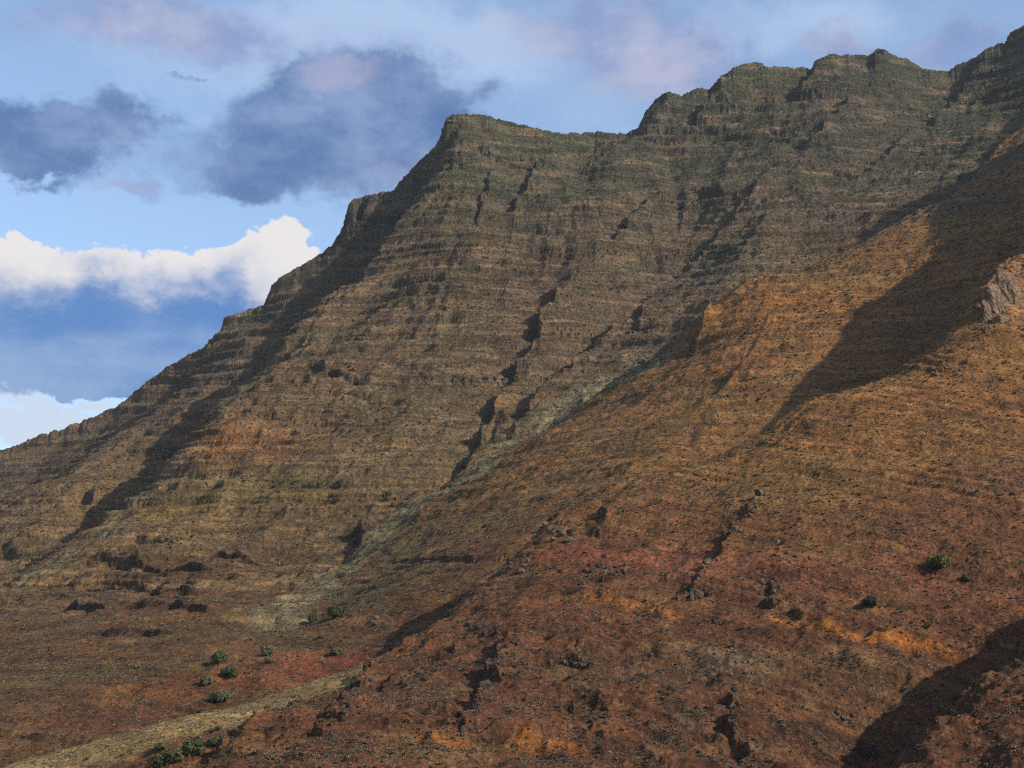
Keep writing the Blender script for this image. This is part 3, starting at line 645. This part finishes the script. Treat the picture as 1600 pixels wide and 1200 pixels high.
# ------------------------------------------------------------------ ground cover: scrub and stones, far too many to count
rng = np.random.default_rng(7)
SX, SY, SZ = XD.astype(np.float32), YD.astype(np.float32), Z.astype(np.float32)
e_r = np.stack([np.diff(SX, axis=0)[:, :-1], np.diff(SY, axis=0)[:, :-1]], -1); e_a = np.stack([np.diff(SX, axis=1)[:-1], np.diff(SY, axis=1)[:-1]], -1)
area = np.abs(e_r[..., 0] * e_a[..., 1] - e_r[..., 1] * e_a[..., 0])
steep = (slope[:-1, :-1]); okc = (np.abs(ac) < math.radians(20.8)) & (rc > 225) & (rc < 1600) & (np.abs(rc - SK(ac)) > 10)
def sample(n, w):
    w = (w * area * okc).ravel(); w = np.clip(w, 0, None); cs = np.cumsum(w); cs /= cs[-1]
    k = np.searchsorted(cs, rng.random(n)); i, j = np.divmod(k, na - 1)
    u, v = rng.random(n), rng.random(n)
    f = lambda G: (G[i, j] * (1 - u) + G[i + 1, j] * u) * (1 - v) + (G[i, j + 1] * (1 - u) + G[i + 1, j + 1] * u) * v
    return f(SX), f(SY), f(SZ), i, j
def scatter(name, n, w, size, sources, label, cat, sink=.1):
    x, y, z, i, j = sample(n, w)
    sz = size(R[i, j]) * np.exp(rng.normal(0, .32, n))
    me = bpy.data.meshes.new(name); me.vertices.add(n)
    me.vertices.foreach_set('co', np.stack([x, y, z - sink * sz], -1).astype(np.float32).ravel())
    a = me.attributes.new('size', 'FLOAT', 'POINT'); a.data.foreach_set('value', sz.astype(np.float32))
    a = me.attributes.new('turn', 'FLOAT_VECTOR', 'POINT'); a.data.foreach_set('vector', np.stack([rng.normal(0, .2, n), rng.normal(0, .2, n), rng.random(n) * 6.28], -1).astype(np.float32).ravel())
    a = me.attributes.new('pick', 'INT', 'POINT'); a.data.foreach_set('value', rng.integers(0, len(sources), n).astype(np.int32))
    o = bpy.data.objects.new(name, me); col.objects.link(o)
    ng = bpy.data.node_groups.new(name + '_scatter', 'GeometryNodeTree')
    ng.interface.new_socket('Geometry', in_out='INPUT', socket_type='NodeSocketGeometry'); ng.interface.new_socket('Geometry', in_out='OUTPUT', socket_type='NodeSocketGeometry')
    N, L = ng.nodes, ng.links
    gi, go, ip = N.new('NodeGroupInput'), N.new('NodeGroupOutput'), N.new('GeometryNodeInstanceOnPoints')
    jn = N.new('GeometryNodeGeometryToInstance')
    for q in reversed(sources):
        oi = N.new('GeometryNodeObjectInfo'); oi.inputs['Object'].default_value = q; oi.inputs['As Instance'].default_value = False; L.new(oi.outputs['Geometry'], jn.inputs[0])
    def named(nm, t):
        q = N.new('GeometryNodeInputNamedAttribute'); q.data_type = t; q.inputs['Name'].default_value = nm; return q.outputs[0]
    L.new(gi.outputs[0], ip.inputs['Points']); L.new(jn.outputs[0], ip.inputs['Instance']); ip.inputs['Pick Instance'].default_value = True
    L.new(named('pick', 'INT'), ip.inputs['Instance Index']); L.new(named('size', 'FLOAT'), ip.inputs['Scale'])
    L.new(named('turn', 'FLOAT_VECTOR'), ip.inputs['Rotation']); L.new(ip.outputs[0], go.inputs[0])
    md = o.modifiers.new('scatter', 'NODES'); md.node_group = ng
    return tag(o, label, cat, kind='stuff')
def mesh_obj(name, verts, faces, mat, smooth=False):
    me = bpy.data.meshes.new(name); me.from_pydata([tuple(v) for v in verts], [], faces); me.update(); me.materials.append(mat)
    if smooth: me.shade_smooth()
    return bpy.data.objects.new(name, me)
def tuft_mesh(seed, nl, flat=.7):
    r = random.Random(seed); vs, fs = [], []
    for k in range(nl):
        a = r.random() * 6.283; e = math.asin(r.random() ** .8); d = Vector((math.cos(a) * math.cos(e), math.sin(a) * math.cos(e), math.sin(e) * flat))
        p = d * (.25 + .3 * r.random()); t = d.cross(Vector((r.uniform(-1, 1), r.uniform(-1, 1), r.uniform(-1, 1)))).normalized() * (.10 + .09 * r.random())
        i = len(vs); vs += [p * .5 - t, p * .5 + t, p + t * .8, p - t * .8]; fs.append((i, i + 1, i + 2, i + 3))
    return vs, fs
def rock_mesh(seed, sub=2, sq=(1, 1, .75)):
    bm = bmesh.new(); bmesh.ops.create_icosphere(bm, subdivisions=sub, radius=.5); r = random.Random(seed)
    cuts = [(Vector((r.gauss(0, 1), r.gauss(0, 1), r.gauss(0, .8))).normalized(), r.uniform(.24, .42)) for _ in range(9)]
    for v in bm.verts:
        for n_, d_ in cuts:                                     # flat broken faces
            q = v.co.dot(n_)
            if q > d_: v.co -= n_ * (q - d_)
        v.co += Vector((r.gauss(0, 1), r.gauss(0, 1), r.gauss(0, 1))) * .018
        v.co.x *= sq[0]; v.co.y *= sq[1]; v.co.z *= sq[2]
    vs = [v.co.copy() for v in bm.verts]; fs = [[v.index for v in f.verts] for f in bm.faces]; bm.free(); return vs, fs
def plant_material(name, ca, cb, var=.45):
    g = NT(name); oi = g.new('ShaderNodeObjectInfo'); tc = g.new('ShaderNodeTexCoord').outputs['Object']
    c = g.mix(oi.outputs['Random'], ca, cb); nz = g.noise(tc, 3.0, 3, .6)
    c = g.mix(1.0, c, g.mix(g.rng(nz, .3, .7), (1 - var,) * 3, (1 + var,) * 3), 'MULTIPLY'); g.link(c, g.bsdf.inputs['Base Color'])
    g.bsdf.inputs['Subsurface Weight'].default_value = 0; return g.m
M_dry = plant_material('dry_scrub_leaf', (.115, .088, .057), (.175, .140, .096))
M_olive = plant_material('olive_scrub_leaf', (.042, .046, .018), (.085, .082, .036))
M_stone = plant_material('basalt_stone', (.030, .026, .024), (.085, .066, .052), .3)
M_pale = plant_material('pale_stone', (.12, .095, .072), (.17, .14, .11), .3)
dry_src = [mesh_obj('dry_tuft', *tuft_mesh(k, 34), M_dry) for k in range(3)]
oli_src = [mesh_obj('olive_tuft', *tuft_mesh(10 + k, 38, .85), M_olive) for k in range(3)]
sto_src = [mesh_obj('stone', *rock_mesh(20 + k, 1), M_stone) for k in range(3)]
pal_src = [mesh_obj('pale_stone', *rock_mesh(30 + k, 1), M_pale) for k in range(2)]
lip = (.45 + 1.6 * ((f2 > .12) & (f2 < .5)))[:-1, :-1]; cov = np.clip(.55 + .9 * XH + .6 * XH2, .06, 2)[:-1, :-1] * lip; cov2 = np.clip(.4 - .9 * XH + .6 * big, .05, 2)[:-1, :-1]
red = grass[:-1, :-1]; fall_off = (400 / rc) ** 1.15
scatter('dry_scrub', 230000, cov * fall_off * (1 + .1 * red), lambda r: .56 + .60 * sstep(300, 1200, r), dry_src, 'pale dry scrub dotted over all the slopes', 'scrub')
scatter('olive_scrub', 28000, cov2 * fall_off * (1 - .85 * red), lambda r: .70 + 1.0 * sstep(300, 1200, r), oli_src, 'dark olive scrub dotted over all the slopes', 'scrub')
scatter('basalt_stones', 30000, (cov2 + .25) * fall_off * np.clip(steep * 1.6, .2, 1.5) * (1 - .9 * red), lambda r: .60 + .85 * sstep(300, 1200, r), sto_src, 'dark basalt stones strewn over the slopes', 'stones', .25)
scatter('pale_stones', 5000, (cov + .2) * fall_off * (1 - .9 * red), lambda r: .50 + .7 * sstep(300, 1200, r), pal_src, 'pale weathered stones strewn over the slopes', 'stones', .25)

# ------------------------------------------------------------------ countable things: bushes, crags, dykes
def ground_z(x, y):
    r, a = math.hypot(x, y), math.atan2(x, y)
    i = min(max(int(np.searchsorted(rr, r)) - 1, 0), nr - 2); j = min(max(int(np.searchsorted(az, a)) - 1, 0), na - 2)
    u = (r - rr[i]) / (rr[i + 1] - rr[i]); v = (a - az[j]) / (az[j + 1] - az[j])
    return float((Z[i, j] * (1 - u) + Z[i + 1, j] * u) * (1 - v) + (Z[i, j + 1] * (1 - u) + Z[i + 1, j + 1] * u) * v)
def on_ground(px, py):
    p = None
    while p is None: p = cast(px, py, Z); py += 1.5
    return Vector((p[0], p[1], ground_z(p[0], p[1])))
def empty(name, loc):
    o = bpy.data.objects.new(name, None); o.empty_display_size = .5; col.objects.link(o); o.location = loc; return o
M_wood = plant_material('bush_wood', (.045, .034, .025), (.06, .045, .032), .3)
LEAF = {'bright': plant_material('bush_leaf_bright', (.056, .066, .018), (.064, .074, .022), .5), 'deep': plant_material('bush_leaf_deep', (.042, .050, .018), (.048, .056, .022), .5),
        'pale': plant_material('bush_leaf_pale', (.072, .076, .036), (.084, .086, .044), .5), 'dark': plant_material('bush_leaf_dark', (.020, .023, .014), (.026, .030, .018), .5)}
def bush(px, py, wpx, hpx, kind, label, seed):
    """px, py: middle of the foot"""
    r = random.Random(seed); p = on_ground(px, py); sc = p.length / F; w, h = wpx * sc, hpx * sc
    t = empty('bush', p); tag(t, label, 'bush', 'green bushes on the slopes')
    vs, fs = [], []
    lobes = []
    for k in range(11):
        a = r.random() * 6.283; q = r.random() ** .6
        lobes.append((Vector((math.cos(a) * q * w * .34, math.sin(a) * q * w * .30, h * r.uniform(.30, .68) * (1 - .35 * q))), r.uniform(.17, .27) * w, r.uniform(.24, .36) * h))
    for c, rw, rh in lobes:
        for k in range(150):
            d = Vector((r.gauss(0, 1), r.gauss(0, 1), r.gauss(0, 1))).normalized(); q = r.uniform(.55, 1.08)
            m = c + Vector((d.x * rw, d.y * rw, d.z * rh)) * q
            if m.z < .02: continue
            nrm = (d + Vector((r.gauss(0, .5), r.gauss(0, .5), r.gauss(0, .5)))).normalized(); u = nrm.orthogonal().normalized(); v = nrm.cross(u); l = r.uniform(.035, .075) * w
            i = len(vs); vs += [m - u * l, m + v * l * .55, m + u * l, m - v * l * .55]; fs.append((i, i + 1, i + 2, i + 3))
    o = mesh_obj('foliage', vs, fs, LEAF[kind]); col.objects.link(o); o.parent = t
    for k in range(4):
        c, rw, rh = lobes[k]; b = Vector((r.uniform(-.05, .05) * w, r.uniform(-.05, .05) * w, -.15 * h)); d = c - b; u = d.orthogonal().normalized(); v = d.normalized().cross(u); ra, rb = .022 * w, .009 * w
        vv = [b + u * ra, b + v * ra, b - u * ra, b - v * ra, c + u * rb, c + v * rb, c - u * rb, c - v * rb]
        o = mesh_obj('stem', vv, [(0, 1, 5, 4), (1, 2, 6, 5), (2, 3, 7, 6), (3, 0, 4, 7), (4, 5, 6, 7)], M_wood); col.objects.link(o); o.parent = t
for k, a in enumerate([
 (1468,888,40,27,'bright','largest bright green bush, alone high on the right of the hillside'),
 (1508,909,18,13,'deep','small dark green bush just right of the large bright green bush'),
 (1354,948,34,18,'dark','blackish low bush in the middle of the right hillside above the ochre band'),
 (523,965,30,22,'deep','larger dark green bush of the pair below the great gully'),
 (488,973,20,17,'deep','smaller round bush of the pair below the great gully'),
 (342,1036,29,20,'deep','dark green rounded bush at the upper edge of the red earth'),
 (359,1058,31,19,'deep','olive rounded bush standing on bare red earth, just below a darker one'),
 (418,1024,26,19,'pale','greyish green bush right of the red earth, upper of two touching'),
 (422,1036,18,11,'pale','small low bush touching the greyish green bush from below'),
 (322,1070,30,16,'pale','pale green low bush left of the bush on red earth'),
 (345,1097,36,22,'pale','wide pale green bush right above the pale grassy ridge'),
 (525,1024,22,15,'pale','pale green bush at the right end of the valley near the hillside'),
 (503,998,14,10,'pale','tiny pale bush below the pair under the great gully'),
 (262,1196,46,30,'deep','dark bush at the bottom edge on the grassy ridge'),
 (300,1180,46,36,'deep','tallest bush of the clump at the bottom of the grassy ridge'),
 (252,1172,22,15,'pale','small light bush left of the clump on the grassy ridge'),
 (336,1166,26,18,'pale','light bush at the right end of the clump on the grassy ridge'),
 (342,1140,10,7,'pale','tiny bush standing alone high on the grassy ridge')]):
    bush(*a[:5], a[5], 300 + k)

def rock_material(name, ca, cb, sc=1.2):
    g = NT(name); tc = g.new('ShaderNodeTexCoord').outputs['Object']; geo = g.new('ShaderNodeNewGeometry').outputs['Position']
    n1 = g.noise(geo, .9 * sc, 6, .65); n2 = g.noise(g.scale(geo, (.4, .4, 1.6)), .8 * sc, 4, .6)
    c = g.mix(g.rng(n1, .3, .7), ca, cb); c = g.mix(1.0, c, g.mix(g.rng(n2, .35, .65), (.7, .7, .7), (1.3, 1.28, 1.25)), 'MULTIPLY'); g.link(c, g.bsdf.inputs['Base Color'])
    g.bump(g.math('ADD', n1, n2), .8, .5); return g.m
RM = {'dark': rock_material('dark_basalt', (.020, .018, .017), (.062, .050, .042)), 'brown': rock_material('brown_basalt', (.036, .028, .022), (.115, .088, .062)),
      'pale': rock_material('pale_rock', (.052, .035, .024), (.150, .102, .068), .9), 'grey': rock_material('grey_rock', (.04, .038, .034), (.10, .092, .078), .5)}
RMESH = {}
for kd, m in RM.items():
    RMESH[kd] = []
    for k in range(6):
        vs, fs = rock_mesh(50 + k, 2 if kd != 'pale' else 3, (1, .85, .95)); RMESH[kd].append(mesh_obj('rock', vs, fs, m).data)
def rock(parent, x, y, size, kd, r, sink=.28, tall=1.0):
    if kd == 'pale' and size > 3: sink, tall = .36, 1.5
    o = bpy.data.objects.new('rock', r.choice(RMESH[kd])); col.objects.link(o); o.parent = parent
    b = parent.location; z = ground_z(x, y)
    o.location = (x - b.x, y - b.y, z - b.z + size * tall * (.42 - sink)); o.rotation_euler = (r.gauss(0, .25), r.gauss(0, .25), r.random() * 6.28); o.scale = (size * r.uniform(.8, 1.4), size * r.uniform(.8, 1.2), size * tall * r.uniform(.7, 1.15))
def outcrop(px, py, wpx, hpx, n, spx, kd, label, seed, name='rock_outcrop', cat='outcrop'):
    r = random.Random(seed); p = on_ground(px, py); sc = p.length / F
    t = empty(name, p); tag(t, label, cat, 'rock outcrops')
    for k in range(n):
        qx, qy = px + r.uniform(-.5, .5) * wpx, py + r.uniform(-.5, .5) * hpx
        q = on_ground(qx, qy)
        if (q - p).length > 4 * max(wpx, hpx) * sc + 3: continue
        rock(t, q.x, q.y, spx * sc * math.exp(r.gauss(0, .35)), kd, r)
def dyke(pts, n, spx, kd, label, seed):
    r = random.Random(seed); c = [on_ground(*p) for p in pts]; mid = c[len(c) // 2]; t = empty('rock_dyke', mid); tag(t, label, 'dyke')
    L = np.concatenate([[0], np.cumsum([(b - a).length for a, b in zip(c[:-1], c[1:])])])
    for k in range(n):
        s_ = (k + r.uniform(-.4, .4)) / (n - 1) * L[-1]; i = min(max(int(np.searchsorted(L, s_)) - 1, 0), len(c) - 2); u = min(max((s_ - L[i]) / (L[i + 1] - L[i]), 0), 1)
        q = c[i].lerp(c[i + 1], u); sz = spx * q.length / F * math.exp(r.gauss(0, .33)) * (.6 + .8 * max(0, math.sin(k * .9 + seed)))
        rock(t, q.x + r.gauss(0, .7), q.y + r.gauss(0, .7), sz, kd, r)
dyke([(1192,770),(1176,792),(1150,828),(1118,868),(1092,905),(1074,938)], 46, 9, 'brown', 'broken dark dyke of boulders running down the hillside past the red earth', 401)
dyke([(806,1000),(790,1020),(772,1046),(757,1082),(738,1112),(716,1150)], 40, 9, 'dark', 'dark rocky dyke at bottom centre, below a black crag', 402)
dyke([(622,1026),(600,1042),(575,1062),(548,1092),(525,1128),(503,1172)], 40, 8, 'dark', 'dark rocky dyke at lower left beside the grassy ridge', 403)
dyke([(1150,1085),(1143,1120),(1150,1145),(1158,1185)], 22, 9, 'dark', 'short dark dyke at the bottom, right of centre', 404)
for k, a in enumerate([
 (757,985,50,14,16,9,'dark','black crag above the dyke at bottom centre'), (945,895,64,22,22,9,'dark','long dark crag just under the red earth patch'), (872,828,60,36,26,9,'brown','rugged brown outcrop on the crest left of the red earth'),
 (940,808,10,34,12,7,'dark','thin upright line of dark rocks above the red earth'), (800,885,60,34,20,8,'brown','brown outcrop on the crest below the rugged brown outcrop'), (1090,926,44,22,16,8,'dark','dark rocks at the foot of the boulder dyke'),
 (1205,925,40,34,18,8,'brown','cluster of brown rocks right of the dyke foot'), (1115,972,12,8,4,8,'dark','lone black rocks below the ochre band'), (1350,1120,90,10,14,7,'brown','row of brown rocks along a ledge near the shadow'),
 (585,972,10,10,3,11,'brown','single brown boulder group in the valley by the red soil'), (885,1035,60,14,14,6,'brown','scatter of brown rocks in the lower middle of the hillside'), (930,1110,36,60,20,7,'dark','dark broken rocks right of the bottom centre dyke'),
 (640,1070,50,40,18,6,'dark','dark rocks between the two lower dykes'), (1150,1030,70,50,24,6,'grey','grey stony patch above the short bottom dyke'), (1240,860,60,30,12,6,'brown','brown rocks on the hillside right of the boulder dyke'),
 (1480,575,60,26,26,7,'pale','pale rocks along the crest below the right-hand crag'), (1540,490,20,60,16,9,'brown','brown rocks on the shadow edge of the crest')]):
    outcrop(*a[:7], a[7], 500 + k)
from mathutils import noise as mnoise
CRAG = []
for k in range(5):                                             # fluted slabs of a cliff
    vs, fs = rock_mesh(80 + k, 4, (.95, .8, 1.0)); o_ = Vector((k * 7.3, 1.7, 0)); nv = []
    for v in vs:
        q = Vector((v.x * 7, v.y * 7, v.z * 2.2)) + o_; dv = v.normalized()
        w_ = mnoise.fractal(q, .8, 2.1, 4) * .055 + mnoise.fractal(v * 14 + o_, .8, 2.1, 3) * .03 - .03 * abs(mnoise.noise(Vector((v.x * 3, v.y * 3, v.z * 11)) + o_))
        nv.append(v + dv * w_)
    CRAG.append(mesh_obj('rock', nv, fs, RM['pale']).data)
cp = on_ground(1592, 490); crag = empty('rock_crag', cp); tag(crag, 'large pale sunlit crag at the right edge of the picture', 'crag')
rk = random.Random(9)
for k, (px, py, wp, hp) in enumerate([(1560,492,38,78),(1588,486,46,94),(1618,488,46,80),(1546,502,24,46),(1606,512,46,50),(1576,512,34,40),(1642,495,40,60)]):
    q = on_ground(px, py); sc = q.length / F
    o = bpy.data.objects.new('rock', CRAG[k % 5]); col.objects.link(o); o.parent = crag
    o.location = q - cp + Vector((0, 3.0 + max(0, px - 1560) * sc * .7, hp * sc * .30)); o.rotation_euler = (rk.gauss(-.2, .06), rk.gauss(0, .1), rk.uniform(.2, .7)); o.scale = (wp * sc * 1.3, wp * sc * .8, hp * sc * 1.1)
for k, (px, py, n, sz, lb) in enumerate([(1042,147,4,7,'pointed rock knob on the skyline above the saddle'),(1376,81,4,7,'small rock point on the broad right summit'),(1188,102,5,6,'flat rock knob on the skyline left of centre summit'),(1303,88,5,6,'rounded rock knob on the skyline at the start of the broad summit'),(1092,141,4,5,'low rock knob on the skyline right of the pointed knob'),(702,188,7,7,'rock lip at the left end of the flat-topped peak'),(556,313,6,7,'rock lip on the lower stepped shoulder of the skyline'),(1526,91,4,6,'rock knob on the skyline near the right edge')]):
    outcrop(px, py + 4, 22, 4, n, sz * .75, 'grey', lb, 700 + k, 'rock_pinnacle', 'rock')

# ------------------------------------------------------------------ the air
hz = NT('haze_air'); hz.t.nodes.remove(hz.bsdf)
pv = hz.new('ShaderNodeVolumePrincipled'); pv.inputs['Color'].default_value = (.80, .88, 1.0, 1); pv.inputs['Density'].default_value = HAZE; pv.inputs['Anisotropy'].default_value = 0.2
hz.link(pv.outputs[0], hz.out.inputs['Volume'])
bm = bmesh.new(); bmesh.ops.create_cube(bm, size=1.0)
zlo, zhi = float(Z.min()) - 1.5, float(Z.max()) + 6
for v in bm.verts: v.co = Vector((v.co.x * 8060, v.co.y * 8060, zlo if v.co.z < 0 else zhi))
me = bpy.data.meshes.new('haze'); bm.to_mesh(me); bm.free(); me.materials.append(hz.m)
o = bpy.data.objects.new('haze', me); col.objects.link(o)
tag(o, 'thin blue haze in the air between viewpoint and mountain', 'haze', kind='stuff')
